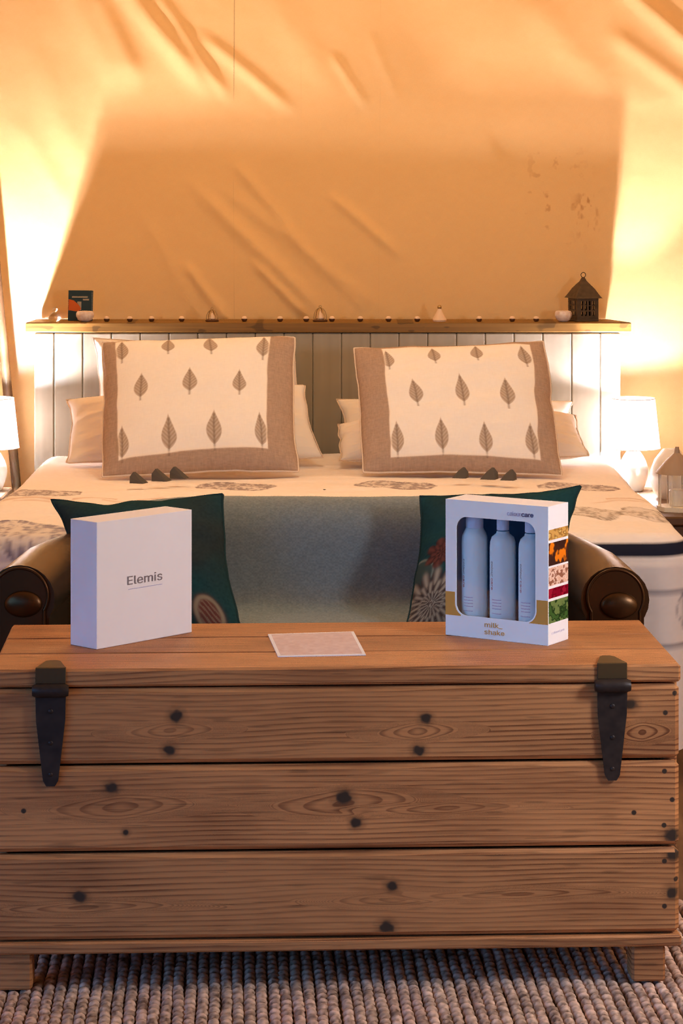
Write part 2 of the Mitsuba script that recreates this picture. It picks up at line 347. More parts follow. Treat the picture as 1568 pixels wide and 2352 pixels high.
# ------------------------------------------------------------------ chest
chest = thing('wooden_chest', 'long knotty pine blanket chest with black iron strap hinges standing on a woven rug', 'chest')
def ch(name, m, bsdf='m_pine', smooth=False, parent=chest, **k): return add(parent, name, xf(m, MCH), bsdf, smooth=smooth, **k)
hw = CW / 2
for k in range(3): ch('lid_plank', cb(-hw, hw, k * .136 + .0008, (k + 1) * .136 - .0016, .4815, .510, .0038))
for z0, z1 in ((.3585, .4780), (.2195, .3540), (.0795, .2150)): ch('front_plank', cb(-hw + .002, hw - .002, .003, .026, z0, z1, .0070))
ch('base_moulding', cb(-hw - .001, hw + .001, -.001, .030, .0585, .0765, .003))
ch('side_panel', cb(-hw + .002, -hw + .024, .027, CD - .004, .0585, .479, .002)); ch('side_panel', cb(hw - .024, hw - .002, .027, CD - .004, .0585, .479, .002))
ch('back_panel', cb(-hw + .025, hw - .025, CD - .026, CD - .004, .0585, .479, .002)); ch('bottom_panel', cb(-hw + .025, hw - .025, .031, CD - .027, .0585, .075, .001))
for x0, x1 in ((-hw + .010, -hw + .064), (hw - .078, hw - .024)):
    for y0 in (.006, CD - .07): ch('leg', cb(x0, x1, y0, y0 + .054, 0, .058, .004))
def bevel_strap(poly, th): return extr(poly, th)
for ux, sgn in ((-.4555, 1), (.4385, -1)):
    hg = key(chest, 'hinge'); used.add(hg)
    R = frame((ux, -.0005, 0), (1, 0, 0), (0, 0, 1), (0, -1, 0))          # polygon x -> u, y -> w, extrude towards the camera
    strap = sg.Polygon([(-.0235, .4715), (.0235, .4715), (.0225, .43), (.0115, .335), (.0065, .3265), (-.0065, .3265), (-.0115, .335), (-.0225, .43)]).buffer(.0005)
    scene_key = ch('hinge', xf(extr(strap, .0042), R), 'm_iron', label='black iron strap hinge')
    barrel = tube([(ux - .0285 + .057 * k, -.0085, .4785) for k in np.linspace(0, 1, 9)], [.0085, .0112, .0112, .0116, .0112, .0116, .0112, .0112, .0085], 16)
    ch('barrel', barrel, 'm_iron', 40, parent=scene_key)
    leaf = sg.Polygon([(-.024, -.001), (.024, -.001), (.0115, .056), (.006, .062), (-.006, .062), (-.0115, .056)])
    ch('leaf', cat(xf(extr(leaf, .0032), frame((ux, 0, .5102), (1, 0, 0), (0, 1, 0), (0, 0, 1))), cb(ux - .024, ux + .024, -.0035, -.0003, .488, .5132, .001)), 'm_leaf_brass', parent=scene_key, label='bronze hinge leaf folded over the lid')
    for zz, rr in ((.445, .0042), (.395, .0040), (.345, .0036)):
        ch('rivet', xf(trimesh.creation.icosphere(2, 1.0), np.diag([rr, rr * .5, rr, 1.0]) + mat((ux, -.0052, zz)) - np.eye(4)), 'm_iron', True, parent=scene_key)
# a folded keyhole staple mark: small light chip on the groove
# ------------------------------------------------------------------ card on the lid
ca_ = [G(615, 1457, .5112), G(812, 1451, .5112), G(840, 1504, .5112), G(638, 1508, .5112)]
card = thing('greeting_card', 'small flat pink and white card lying on the chest lid between the two boxes', 'card')
def quad_slab(c, z0, z1, inset=0.0):
    c = np.array([q[:2] for q in c]); m = c.mean(0); c = m + (c - m) * (1 - inset)
    return extr(sg.Polygon(c), z1 - z0).apply_translation((0, 0, z0))
add(card, 'sheet', quad_slab(ca_, .5102, .5118), 'm_card_white')
add(card, 'printed_face', quad_slab(ca_, .5118, .5121, .07), 'm_card_pink', label='pink printed face')

# ------------------------------------------------------------------ white gift box
eb = thing('gift_box', 'plain white square gift box with small grey lettering standing on the left of the chest', 'box')
A1 = math.radians(47.0)
EO = np.array([-.4035, 4.308, .5103]); e1 = np.array([math.cos(A1), math.sin(A1), 0]); e2 = np.array([-math.sin(A1), math.cos(A1), 0]); up = np.array([0, 0, 1.0])
EM = frame(EO, e1, e2, up)
add(eb, 'carton', xf(cb(0, .217, 0, .066, 0, .2098, .0008), EM), 'm_box_white')
def text_on(parent, name, txt, h, M, x, z, bsdf, width=None, bold=False, depth=.0004, **k):
    m = meshkit.text_mesh(txt, h, depth, bold)
    if width: m.apply_scale([width / m.extents[0], 1, 1])
    m.apply_translation([-m.bounds[0][0], 0, 0])
    R = frame((x, -.0006, z), (1, 0, 0), (0, 0, 1), (0, -1, 0))
    return add(parent, name, xf(xf(m, R), M), bsdf, **k)
text_on(eb, 'lettering', 'Elemis', .0140, EM, .068, .0985, 'm_ink', width=.079, label='grey lettering across the lid')
add(eb, 'underline', xf(cb(.070, .147, -.0009, -.0005, .0905, .0914, .0001), EM), 'm_ink_pale')

# ------------------------------------------------------------------ box with a window and three bottles
A2 = math.radians(-32.0)
MO = np.array([.177, 4.445, .5103]); f1 = np.array([math.cos(A2), math.sin(A2), 0]); f2 = np.array([-math.sin(A2), math.cos(A2), 0])
MM = frame(MO, f1, f2, up); BW, BD, BH = .196, .073, .231
mb = thing('hair_care_box', 'pale blue gift box with a window showing bottles, standing on the right of the chest', 'box')
win = sg.box(.021 + .02, .036 + .02, .172 - .02, .203 - .02).buffer(.02, 12)
pan = sg.box(0, 0, BW, BH).difference(win)
FR = frame((0, 0.0012, 0), (1, 0, 0), (0, 0, 1), (0, -1, 0))
add(mb, 'front_panel', xf(xf(extr(pan, .0012), FR), MM), 'm_box_blue')
add(mb, 'window_pane', xf(trimesh.Trimesh([(.012, .0016, .028), (.182, .0016, .028), (.182, .0016, .212), (.012, .0016, .212)], [[0, 1, 2], [0, 2, 3]], process=False), MM), 'm_pane', label='clear window')
add(mb, 'side_panel', xf(cb(BW - .0012, BW, .0013, BD, 0, BH, .0003), MM), 'm_box_white', label='white side with a strip of photographs')
add(mb, 'side_panel', xf(cb(0, .0012, .0013, BD, 0, BH, .0003), MM), 'm_box_blue')
add(mb, 'back_panel', xf(cb(.0013, BW - .0013, BD - .0012, BD, 0, BH, .0003), MM), 'm_dark_inside')
add(mb, 'top_panel', xf(cb(.0013, BW - .0013, .0013, BD - .0013, BH - .0012, BH, .0003), MM), 'm_box_white')
add(mb, 'inner_lining', xf(cat(cb(.0014, .002, .004, BD - .0014, .002, BH - .0014, .0001), cb(BW - .002, BW - .0014, .004, BD - .0014, .002, BH - .0014, .0001), cb(.002, BW - .002, .004, BD - .0014, BH - .0022, BH - .0014, .0001)), MM), 'm_box_white')
add(mb, 'bottom_panel', xf(cb(.0013, BW - .0013, .0013, BD - .0013, 0, .0012, .0003), MM), 'm_box_white')
gold = sg.box(0, .0345, BW, .0745).difference(win.buffer(.0025)).difference(sg.box(.03, 0, .160, .1))
for g in gold.geoms:
    if g.area > 1e-5: add(mb, 'gold_band', xf(xf(extr(g, .0003), frame((0, -.0001, 0), (1, 0, 0), (0, 0, 1), (0, -1, 0))), MM), 'm_gold', label='gold printed band')
text_on(mb, 'lettering', 'colour', .0072, MM, .119, .2115, 'm_ink_pale', width=.026, label='thin lilac lettering')
text_on(mb, 'lettering', 'care', .0072, MM, .1462, .2115, 'm_ink_dark', width=.0225, bold=True, label='bold dark lettering')
text_on(mb, 'lettering', 'milk_', .0080, MM, .076, .0205, 'm_gold', width=.034, label='gold lettering, upper line')
text_on(mb, 'lettering', 'shake', .0080, MM, .076, .0085, 'm_gold', width=.038, label='gold lettering, lower line')
# strip of photographs on the right side
SM = MM @ frame((BW, 0, 0), (0, 1, 0), (0, 0, 1), (1, 0, 0))
def blob(cols, seed, fr=1.0):
    def fn(p, n, uv):
        q = mikit.fbm(p.y * 90 * fr, p.z * 130 * fr, p.x * 60 + seed, 3)
        c = mi.Color3f(cols[0])
        for i, cc in enumerate(cols[1:]): c = mikit.mix(c, cc, mikit.smoothstep(.40 + .13 * i, .47 + .13 * i, q))
        return c
    return mikit.proc(fn)
PH = [(.17, .245, 'grain', [(.62, .34, .09), (.35, .17, .04), (.72, .50, .16)], 1.0), (.265, .43, 'fruit', [(.80, .20, .01), (.06, .02, .012), (.05, .018, .012)], .35),
      (.445, .575, 'oat', [(.70, .42, .30), (.80, .56, .44), (.30, .12, .07)], 1.6), (.595, .665, 'berry', [(.24, .004, .02), (.16, .003, .012), (.32, .01, .03)], .8),
      (.685, .845, 'leaf', [(.05, .11, .025), (.02, .045, .012), (.14, .20, .06)], .9)]
for i, (a0, a1, nm, cols, fr) in enumerate(PH):
    mat_d(f'm_photo_{nm}', blob(cols, i * 7.0, fr))
    add(mb, 'photograph', xf(cb(.0018, BD - .0008, BH * (1 - a1), BH * (1 - a0), .0, .0004, .0001), SM), f'm_photo_{nm}', label=f'printed {nm} photograph')
tm = meshkit.text_mesh('colourcare', .004, .0003); tm.apply_scale([.046 / tm.extents[0], 1, 1]); tm.apply_translation((.012, .017, 0))
add(mb, 'small_print', xf(tm, SM), 'm_ink_pale')
for i, (s, cap_r, nm) in enumerate(((.0385, .0150, 'left'), (.0930, .0105, 'middle'), (.1480, .0115, 'right'))):
    bt = thing('hair_care_bottle', ('pale blue bottle with a wide cap, first from the left in the box window', 'pale blue bottle with a narrow neck in the middle of the box window', 'pale blue bottle half hidden at the right edge of the box window')[i], 'bottle', 'bottles in the window box')
    BMx = MM @ mat((s, .033, .0014))
    R = .0222
    add(bt, 'body', xf(lathe([(0, 0), (R - .002, 0), (R, .002), (R, .150 if i else .158), (R * .97, .160 if i else .166), (R * .85, .168 if i else .172), (cap_r + .001, .174 if i else .177), (cap_r, .178 if i else .180), (0, .178 if i else .180)], 36), BMx), 'm_bottle', 40)
    add(bt, 'cap', xf(lathe([(0, .1802), (cap_r, .1802), (cap_r, .2005), (cap_r - .0015, .202), (0, .202)], 28), BMx), 'm_bottle_cap', 40)
    for txt, bs, wd, zc in (('colour', 'm_ink', .026, .115), ('care', 'm_ink_red', .020, .090)):     # upright lettering on the flank
        m = meshkit.text_mesh(txt, .0055, .0003); m.apply_scale([wd / m.extents[0], 1, 1]); m.apply_translation([-m.bounds[0][0], -.002, 0])
        th = PI * 1.345
        m.apply_transform(trimesh.transformations.rotation_matrix(-PI / 2, (0, 0, 1)))
        m.apply_transform(frame((0, 0, 0), (1, 0, 0), (0, 0, 1), (0, -1, 0)))
        m.apply_transform(mat((R * math.cos(th), R * math.sin(th), zc + wd / 2), th - 1.5 * PI))
        add(bt, 'lettering', xf(m, BMx), bs)
    arcs = []
    for z in (.064, .059, .054, .049, .041):
        th = np.linspace(PI * 1.36, PI * 1.62, 9)
        arcs.append(tube(np.stack([(R + .0001) * np.cos(th), (R + .0001) * np.sin(th), np.full(9, z)], 1), .0006, 5))
    add(bt, 'small_print', xf(cat(*arcs), BMx), 'm_ink_pale')

# ------------------------------------------------------------------ leather sofa
sofa = thing('leather_sofa', 'small dark brown leather two-seat sofa behind the pine chest', 'sofa')
def arm(pts, r, ry, bottom=.10):
    pts = np.array(pts, float); n = 28
    tt = np.linspace(0, 1, n); base = np.array([np.interp(tt, np.linspace(0, 1, len(pts)), pts[:, k]) for k in range(3)]).T
    return tube(base, r, 24, ry)
SR = dict(r=.062, ry=.060)
armsd = {'R': [(.492, 4.70, .526), (.481, 4.95, .522), (.455, 5.20, .510), (.425, 5.42, .498)], 'L': [(-.575, 4.68, .532), (-.560, 4.95, .530), (-.535, 5.20, .516), (-.505, 5.42, .500)]}
for sd, pts in armsd.items():
    ak = ch_ = add(sofa, 'arm', arm(pts, .062, .060), 'm_leather', 50)
    p0 = np.array(pts[0]); p1 = np.array(pts[-1]); sg_ = 1 if sd == 'R' else -1
    # side panel below the roll
    q = np.linspace(0, 1, 20); cx = np.array([np.interp(q, np.linspace(0, 1, 4), np.array(pts)[:, k]) for k in range(3)]).T
    top = cx + [0, 0, -.02]; pl = []
    for i in range(19):
        a, b = cx[i], cx[i + 1]
        pts8 = [(a[0] - .052, a[1], .08), (a[0] + .052, a[1], .08), (a[0] - .052, a[1], a[2]), (a[0] + .052, a[1], a[2]), (b[0] - .052, b[1], .08), (b[0] + .052, b[1], .08), (b[0] - .052, b[1], b[2]), (b[0] + .052, b[1], b[2])]
        pl.append(trimesh.Trimesh(np.array(pts8)).convex_hull)
    add(sofa, 'arm_panel', cat(*pl), 'm_leather')
    # front scroll with a piped edge
    fp = sg.Point(0, .006).buffer(.050, 24).union(sg.box(-.043, -.42, .043, 0)).buffer(-.003).buffer(.003)
    SMx = frame((p0[0], p0[1] + .004, p0[2]), (1, 0, 0), (0, 0, 1), (0, -1, 0))
    fk = add(ak, 'front_panel', xf(extr(fp, .012), SMx), 'm_leather')
    dome = trimesh.creation.icosphere(3, 1.0); dome.apply_scale([.034, .012, .024]); dome.apply_translation((p0[0] + .006, p0[1] - .009, p0[2] - .008))
    add(ak, 'pleated_button', dome, 'm_leather', True)
    ring = np.array(fp.exterior.coords)[:-1]; ring3 = np.array([(x + p0[0], p0[1] - .008, z + p0[2]) for x, z in ring])
    add(ak, 'piping', tube(ring3, .0028, 7, closed=True), 'm_leather', True)
add(sofa, 'base', cb(-.52, .435, 4.72, 5.42, .06, .30, .02), 'm_leather')
for x0, x1 in ((-.505, -.052), (-.042, .415)):
    g = trimesh.creation.box((x1 - x0, .60, .10)).subdivide().subdivide().subdivide()
    v = g.vertices; v = np.sign(v) * np.array([(x1 - x0) / 2, .30, .050]) * (1 - (1 - np.abs(v) / np.array([(x1 - x0) / 2, .30, .050])) ** 1.6)
    v[:, 2] *= 1 + .25 * (1 - (v[:, 0] / (x1 - x0) * 2) ** 2) * (1 - (v[:, 1] / .3) ** 2) * (v[:, 2] > 0)
    g = trimesh.Trimesh(v + [(x0 + x1) / 2, 5.02, .335], g.faces, process=False)
    add(sofa, 'seat_cushion', g, 'm_leather', True)
# back: rounded, leaning
bx = np.linspace(-.50, .42, 40); prof = []
yc, zc = 5.44, .535
ang = np.linspace(0, 2 * PI, 33)[:-1]
bv = []
for x in bx:
    k = abs((x + .04) / .46); h = .603 - .022 * max(0, (k - .55) / .45) ** 2; 
    pr = [(5.345, .30)] + [(5.43 - .075 * math.cos(a), h - .075 + .075 * math.sin(a)) for a in np.linspace(0, PI, 13)] + [(5.515, .30), (5.515, .08), (5.40, .08)]
    bv.append([(x, y, z) for y, z in pr])
bv = np.array(bv); nb, mb_ = bv.shape[:2]
fq = []
for i in range(nb - 1):
    for j in range(mb_):
        a, b = i * mb_ + j, i * mb_ + (j + 1) % mb_
        fq += [[a, b, b + mb_], [a, b + mb_, a + mb_]]
cap0 = [[0, j, j + 1] for j in range(1, mb_ - 1)]; o = (nb - 1) * mb_; cap1 = [[o, o + j + 1, o + j] for j in range(1, mb_ - 1)]
add(sofa, 'backrest', trimesh.Trimesh(bv.reshape(-1, 3), np.array(fq + cap0 + cap1), process=False), 'm_leather', 50)
for x in (-.50, .40):
    for y in (4.76, 5.38): add(sofa, 'foot', lathe([(0, -.022), (.016, -.022), (.022, .06), (0, .06)], 16, (x, y, 0)), 'm_dark_wood', 40)

# throw over the back of the sofa
path = np.array([(4.84, .404), (5.00, .404), (5.15, .405), (5.27, .408), (5.315, .425), (5.328, .47), (5.334, .52)] + [(5.43 - .090 * math.cos(a), .534 + .086 * math.sin(a)) for a in np.linspace(.25, PI, 14)] + [(5.535, .48), (5.54, .36)])
seg = np.concatenate([[0], np.cumsum(np.linalg.norm(np.diff(path, axis=0), axis=1))])
q = np.linspace(0, seg[-1], 110); py_, pz_ = np.interp(q, seg, path[:, 0]), np.interp(q, seg, path[:, 1])
k5 = np.ones(7) / 7
py_[3:-3], pz_[3:-3] = np.convolve(py_, k5, 'valid'), np.convolve(pz_, k5, 'valid')
tx = np.linspace(-.435, .275, 90)
TX, TQ = np.meshgrid(tx, q, indexing='ij')
ny, nzv = np.gradient(pz_, q), -np.gradient(py_, q)
dd = .007 * (nz(TX * 9, TQ * 3, 0, 41) - .35) + .003 * (nz(TX * 30, TQ * 9, 0, 42) - .4)
sag = -.012 * np.clip((np.abs(TX + .08) - .20) / .15, 0, 1) ** 2
tv = np.stack([TX + .006 * (nz(TX * 3, TQ * 8, 2, 43) - .5), py_[None] - ny[None] * np.maximum(dd, 0) , pz_[None] - nzv[None] * np.maximum(dd, 0) + sag * np.clip((pz_[None] - .5) / .1, 0, 1)], -1)
tm_ = trimesh.Trimesh(tv.reshape(-1, 3), grid_faces(90, 110), process=False)
single('throw_blanket', tm_, 'm_throw', 'blue-grey woven throw draped over the middle of the leather sofa back', 'blanket', smooth=True)

# teal cushions
def teal_cushion(q, label, seed, motif):
    v, f, S, Tt, loop = pillow(*q, .115, (170, 150), pinch=.085, wr=.003, seed=seed, p=2.2, e=.62)
    kt = np.clip(nz(v[:, 0] * 7, v[:, 2] * 7, 3, seed) * 2.4 - .8, 0, 1)[:, None]; c = (np.array([[.030, .041, .040]]) * (1 - kt) + np.array([[.014, .052, .057]]) * kt) * (.75 + .5 * nz(v[:, 0] * 240, v[:, 2] * 240, v[:, 1] * 240, 51))[:, None]
    c *= (.8 + .4 * nz(v[:, 0] * 9, v[:, 2] * 9, 0, seed))[:, None]
    ok = ~np.isnan(S); a, b = np.where(ok, S, -9), np.where(ok, Tt, -9)
    c = motif(a, b, c)
    m, c = weld(v, f, c)
    k = thing('teal_cushion', label, 'cushion')
    add(k, 'cover', m, 'm_cloth_vc', smooth=True, color=c)
    add(k, 'seam', tube(loop[::2], .0026, 6, closed=True), 'm_teal_seam', True)
mat_d('m_teal_seam', (.022, .045, .045))
def put(c, w, col):
    w = np.clip(w, 0, 1)[:, None]; return c * (1 - w) + np.array(col) * w
def rosette(a, b, c, cx, cy, r, n, c1, c2, sharp=.5):
    dx, dy = (a - cx), (b - cy); d = np.hypot(dx, dy) / r; th = np.arctan2(dy, dx)
    for lay, rr in ((0, 1.0), (1, .66), (2, .36)):
        pet = .55 + .45 * np.abs(np.cos((th * n + lay * PI) / 2)) ** sharp
        w = 1 / (1 + np.exp((d / rr - pet) * 30))
        rib = np.abs(np.cos((th * n + lay * PI) / 2))
        col = np.array(c1)[None] * (1 - rib[:, None] ** 3) + np.array(c2)[None] * rib[:, None] ** 3
        c = c * (1 - w[:, None]) + col * w[:, None]
    return c
def motif_left(a, b, c):
    d = np.hypot(a - .80, (b - .92) * .9)
    c = put(c, 1 / (1 + np.exp((d - .11) * 120)), (.13, .045, .035)); c = put(c, (1 / (1 + np.exp((np.abs(d - .095) - .014) * 300))), (.25, .20, .135))
    c = put(c, (d < .085) * (np.sin((a - b) * 130) > .2), (.20, .125, .09))
    return rosette(a, b, c, .30, .70, .2, 9, (.05, .03, .03), (.30, .24, .18))
def motif_right(a, b, c):
    c = put(c, (nz(a * 30, b * 30, 0, 61) > .55) * (np.hypot(a - .16, b - .9) < .24), (.05, .03, .028))
    d = np.hypot(a - .02, b - .62); c = put(c, (d < .11) * 1.0, (.045, .07, .065)); c = put(c, np.exp(-((d - .108) / .008) ** 2), (.17, .2, .17))
    c = rosette(a, b, c, .17, .50, .12, 7, (.05, .022, .02), (.12, .045, .036))
    c = rosette(a, b, c, .14, .86, .24, 17, (.05, .033, .03), (.30, .265, .21), .25)
    return rosette(a, b, c, .45, .75, .2, 9, (.05, .04, .03), (.3, .28, .2))
teal_cushion((P(122, 1149, 5.25), P(511, 1137, 5.25), P(562, 1456, 5.06), P(210, 1458, 5.05)), 'teal cushion with a round shell print on the sofa behind the white gift box', 61, motif_left)
teal_cushion((P(966, 1134, 5.25), P(1336, 1119, 5.25), P(1266, 1456, 5.05), P(926, 1458, 5.06)), 'teal cushion printed with spiky succulents on the sofa behind the bottle box', 64, motif_right)

# ------------------------------------------------------------------ bed
bed = thing('double_bed', 'wide double bed with a mattress standing against the panelled headboard', 'bed')
BX0, BX1, BY0, BY1, BT = -.85, .765, 5.62, 7.40, .507
add(bed, 'base', cb(BX0 + .05, BX1 - .05, BY0 + .06, BY1 - .03, .02, .26, .02), 'm_dark_wood')
add(bed, 'mattress', cb(BX0 + .035, BX1 - .035, BY0 + .04, BY1 - .02, .265, BT - .035, .04), 'm_pillow')
for x in (BX0 + .1, BX1 - .1):
    for y in (BY0 + .12, BY1 - .1): add(bed, 'leg', cb(x - .03, x + .03, y - .03, y + .03, -.022, .019, .004), 'm_dark_wood')
rr = sg.box(BX0, BY0, BX1, BY1).buffer(-.10).buffer(.10, 24).exterior
NT = 900
bl = np.array([rr.interpolate(s).coords[0] for s in np.linspace(0, rr.length, NT, endpoint=False)])
cen = np.array([(BX0 + BX1) / 2, (BY0 + BY1) / 2])
out = np.roll(bl, -1, 0) - np.roll(bl, 1, 0); out = np.stack([out[:, 1], -out[:, 0]], 1); out /= np.linalg.norm(out, axis=1, keepdims=True)
if ((bl - cen) * out).sum() < 0: out = -out
R0 = .055
inner = bl - out * R0
rings, arc = [], []
for k in np.linspace(0, 1, 190): rings.append((cen + (inner - cen) * max(k, .004), np.zeros(NT), 0.0)); arc.append(-1 + k)
for a in np.linspace(0, PI / 2, 12)[1:]: rings.append((inner + out * R0 * math.sin(a), np.full(NT, -R0 * (1 - math.cos(a))), 0.0)); arc.append(R0 * a)
sl = np.linspace(0, 2 * PI, NT, endpoint=False)
for d in np.linspace(0, .40, 60)[1:]:
    wv = (.012 * np.sin(sl * 46 + 3 * np.sin(sl * 7)) + .010 * np.sin(sl * 19)) * (d / .4) + .004 * (nz(np.cos(sl) * 30, np.sin(sl) * 30, d * 9, 71) - .5)
    rings.append((bl + out * ((.006 + wv + .02 * d) * np.clip((6.75 - bl[:, 1]) / .15, 0, 1))[:, None], np.full(NT, -R0 - d), d)); arc.append(R0 * PI / 2 + d)
V = np.stack([np.concatenate([xy, (BT + dz)[:, None]], 1) for xy, dz, _ in rings]); NR = len(rings)
topw = np.clip(1 - np.maximum(np.array(arc), 0)[:, None] / .06, 0, 1)
V[..., 2] += topw * (.018 * (nz(V[..., 0] * 2.2, V[..., 1] * 3.4, 0, 72) - .5) + .009 * (nz(V[..., 0] * 4, V[..., 1] * 17, 0, 73) - .5) + .0015 * (nz(V[..., 0] * 40, V[..., 1] * 70, 0, 74) - .5))
dip = np.clip((V[..., 1] - 6.1) / .7, 0, 1); V[..., 2] -= .020 * dip * dip * (3 - 2 * dip)
x, y, z = V[..., 0], V[..., 1], V[..., 2]; ar = np.broadcast_to(np.array(arc)[:, None], x.shape)
C = np.empty(V.shape); C[:] = (.86, .81, .79)
C *= (.95 + .1 * nz(x * 160, y * 160, z * 160, 75))[..., None]
def paisley(cx, cy, lx, ly, col, seed, dens=.40):
    global C
    ex, ey = (x - cx) / lx, (y - np.maximum(ar, 0) - cy) / ly
    shape = np.maximum(np.abs(ex) ** 2.4 + np.abs(ey + .25 * np.sin(ex * 3)) ** 2.2, 0)
    w = (shape < 1) & (ar < .16)
    tex = nz(x * 75, y * 30, 0, seed) * .5 + nz(x * 210, y * 80, 0, seed + 1) * .5
    rim = np.exp(-((shape - .9) / .12) ** 2)
    k = np.where(w, np.clip(.22 + np.clip((tex - dens) * 6, 0, 1) * .65 + .25 * rim, 0, 1), 0)[..., None]
    C = C * (1 - k * .92) + np.array(col) * k * .92
MG = (.22, .17, .19)
for cx in (-.745, -.266, .136, .60): paisley(cx, 6.62 - (.17 if cx < -.7 else 0), .105, .105, MG, int(cx * 100) + 300)
for cx, cy, lx in ((-.70, 5.70, .10), (.57, 6.02, .075), (.70, 6.0, .06), (.44, 6.0, .05), (-.35, 5.98, .09), (.1, 6.0, .09)): paisley(cx, cy, lx, .11 if cx > -.6 else .17, (.30, .25, .22) if cx > -.6 else (.20, .18, .27), int(cx * 77) + 200, .45)
for cy, amp in ((6.28, .5), (6.24, .35)):
    w = np.exp(-((y - cy - .02 * np.sin(x * 40)) / .012) ** 2) * (nz(x * 9, cy * 9, 0, 78) > .45) * (ar < .03) * amp
    C = C * (1 - w[..., None]) + np.array((.50, .27, .15)) * w[..., None]
w = np.exp(-(np.abs(y - 7.0) / .01) ** 2) * (ar < .02) * .0
band = (ar > .045) & (ar < .075) & (x > -.45); C[band] = (.020, .022, .040)
side = (np.clip((ar - .075) * 60, 0, 1) * np.clip((x + .55) * 8, 0, 1))[..., None]; C = C * (1 - side) + np.array((.70, .66, .67)) * side * (.96 + .08 * nz(x * 90, y * 90, z * 90, 79))[..., None]
sarc = np.broadcast_to((np.arange(NT) / NT * rr.length)[None], x.shape)
navy = np.array((.07, .075, .14))
for d0 in (.15, .265):
    w = np.exp(-((ar - d0) / .005) ** 2) * .75 * (x > -.45); C = C * (1 - w[..., None]) + navy * w[..., None]
cell = (sarc / .16) % 1
w = (np.exp(-((cell - .5) / .045) ** 2) + .7 * np.exp(-((cell - .5 - .14 * np.sin((ar - .15) * 40)) / .02) ** 2)) * ((ar > .15) & (ar < .235)) * .7 * (x > -.45)
C = C * (1 - np.clip(w, 0, 1)[..., None]) + navy * np.clip(w, 0, 1)[..., None]
vi = np.arange(NR * NT).reshape(NR, NT); nx = np.roll(vi, -1, 1)
fa = np.vstack([np.stack([vi[:-1].ravel(), vi[1:].ravel(), nx[1:].ravel()], 1), np.stack([vi[:-1].ravel(), nx[1:].ravel(), nx[:-1].ravel()], 1)])
single('bed_coverlet', trimesh.Trimesh(V.reshape(-1, 3), fa, process=False), 'm_cloth_vc', 'cream coverlet with grey paisley motifs and a navy border spread over the double bed', 'bedspread', smooth=True, color=C.reshape(-1, 3))

# plain pillows behind
def plain(q, th, label, seed, **k):
    v, f, S, Tt, loop = pillow(*q, th, (80, 60), seed=seed, **k)
    m = weld(v, f)
    n = thing('cream_pillow', label, 'pillow', None)
    add(n, 'case', m, 'm_pillow', smooth=True)
    add(n, 'seam', tube(loop[::2], .002, 6, closed=True), 'm_piping', True)
plain((P(214, 778, 7.37), P(676, 790, 7.37), P(706, 1050, 7.28), P(226, 1046, 7.28)), .09, 'cream pillow standing against the headboard behind the left patterned cushion', 81, pinch=.05)
plain((P(158, 915, 7.25), P(700, 885, 7.25), P(742, 1052, 7.08), P(150, 1066, 7.06)), .12, 'cream pillow lying low in front of the standing pillow on the left of the bed', 82, pinch=.04, wr=.010)
plain((P(768, 915, 7.36), P(1318, 925, 7.36), P(1300, 1050, 7.26), P(790, 1050, 7.26)), .10, 'cream pillow against the headboard, upper of two behind the right patterned cushion', 83, pinch=.05, wr=.008)
plain((P(770, 975, 7.22), P(1322, 952, 7.22), P(1352, 1046, 7.06), P(778, 1058, 7.06)), .12, 'cream pillow lying low, lower of two behind the right patterned cushion', 84, pinch=.03, wr=.010)

# patterned cushions
def leafprint(S, Tt, c, cx, cy, w, h, lean=0.0):
    yy = (Tt - cy) / h + .5; xx = (S - cx - lean * (.5 - yy)) / w
    prof = np.where((yy > 0) & (yy < .95), np.sin(np.clip(yy / .95, 0, 1) ** 1.75 * PI) ** .75 * .5, 0)
    ins = np.clip((prof - np.abs(xx)) * 14, 0, 1)
    vein = .5 + .5 * np.cos((yy * 9 + np.abs(xx) * 4) * 2 * PI)
    k = ins * (.70 + .22 * vein)
    mid = np.exp(-(xx / .07) ** 2) * ((yy > .15) & (yy < 1.08))
    c = put(c, k, (.36, .265, .19)); return put(c, mid * .6, (.18, .125, .095))
def patterned(q, panel, leaves, label, seed, wr):
    v, f, S, Tt, loop = pillow(*q, .135, (330, 250), pinch=.018, wr=wr, seed=seed, p=2.8, e=.5)
    n_ = (~np.isnan(S)); S0, T0 = np.where(n_, S, .5), np.where(n_, Tt, .5)
    w = nz(S0 * 330, T0 * 40, 0, 91) * .5 + nz(S0 * 50, T0 * 260, 0, 92) * .5
    bord = np.array([.40, .29, .22]) * (.72 + .55 * w)[:, None]
    cen_ = np.array([.86, .82, .76]) * (.95 + .1 * w)[:, None]
    l0, l1, r0, r1, t0, t1, b0, b1 = panel           # left, right, top, bottom edges of the panel, each at its two ends
    L = l0 + (l1 - l0) * T0; Rr = r0 + (r1 - r0) * T0; Tp = t0 + (t1 - t0) * S0; Bt = b0 + (b1 - b0) * S0
    ins = np.clip(np.minimum(np.minimum(S0 - L, Rr - S0) * 1.45, np.minimum(T0 - Tp, Bt - T0)) * 150, 0, 1)
    hem = np.exp(-((np.minimum(np.minimum(S0 - L, Rr - S0) * 1.45, np.minimum(T0 - Tp, Bt - T0)) - .008) / .007) ** 2)
    c = bord * (1 - ins[:, None]) + cen_ * ins[:, None]
    for lf in leaves: c = np.where(n_[:, None], leafprint(S0, T0, c, *lf), c)
    c = put(c, hem * .5, (.88, .78, .66))
    c[~n_] = (.40, .29, .22)
    m, c = weld(v, f, c)
    k = thing('patterned_cushion', label, 'cushion')
    add(k, 'cover', m, 'm_cloth_vc', smooth=True, color=c)
    add(k, 'piping', tube(loop[::3], .0032, 6, closed=True), 'm_piping', True)
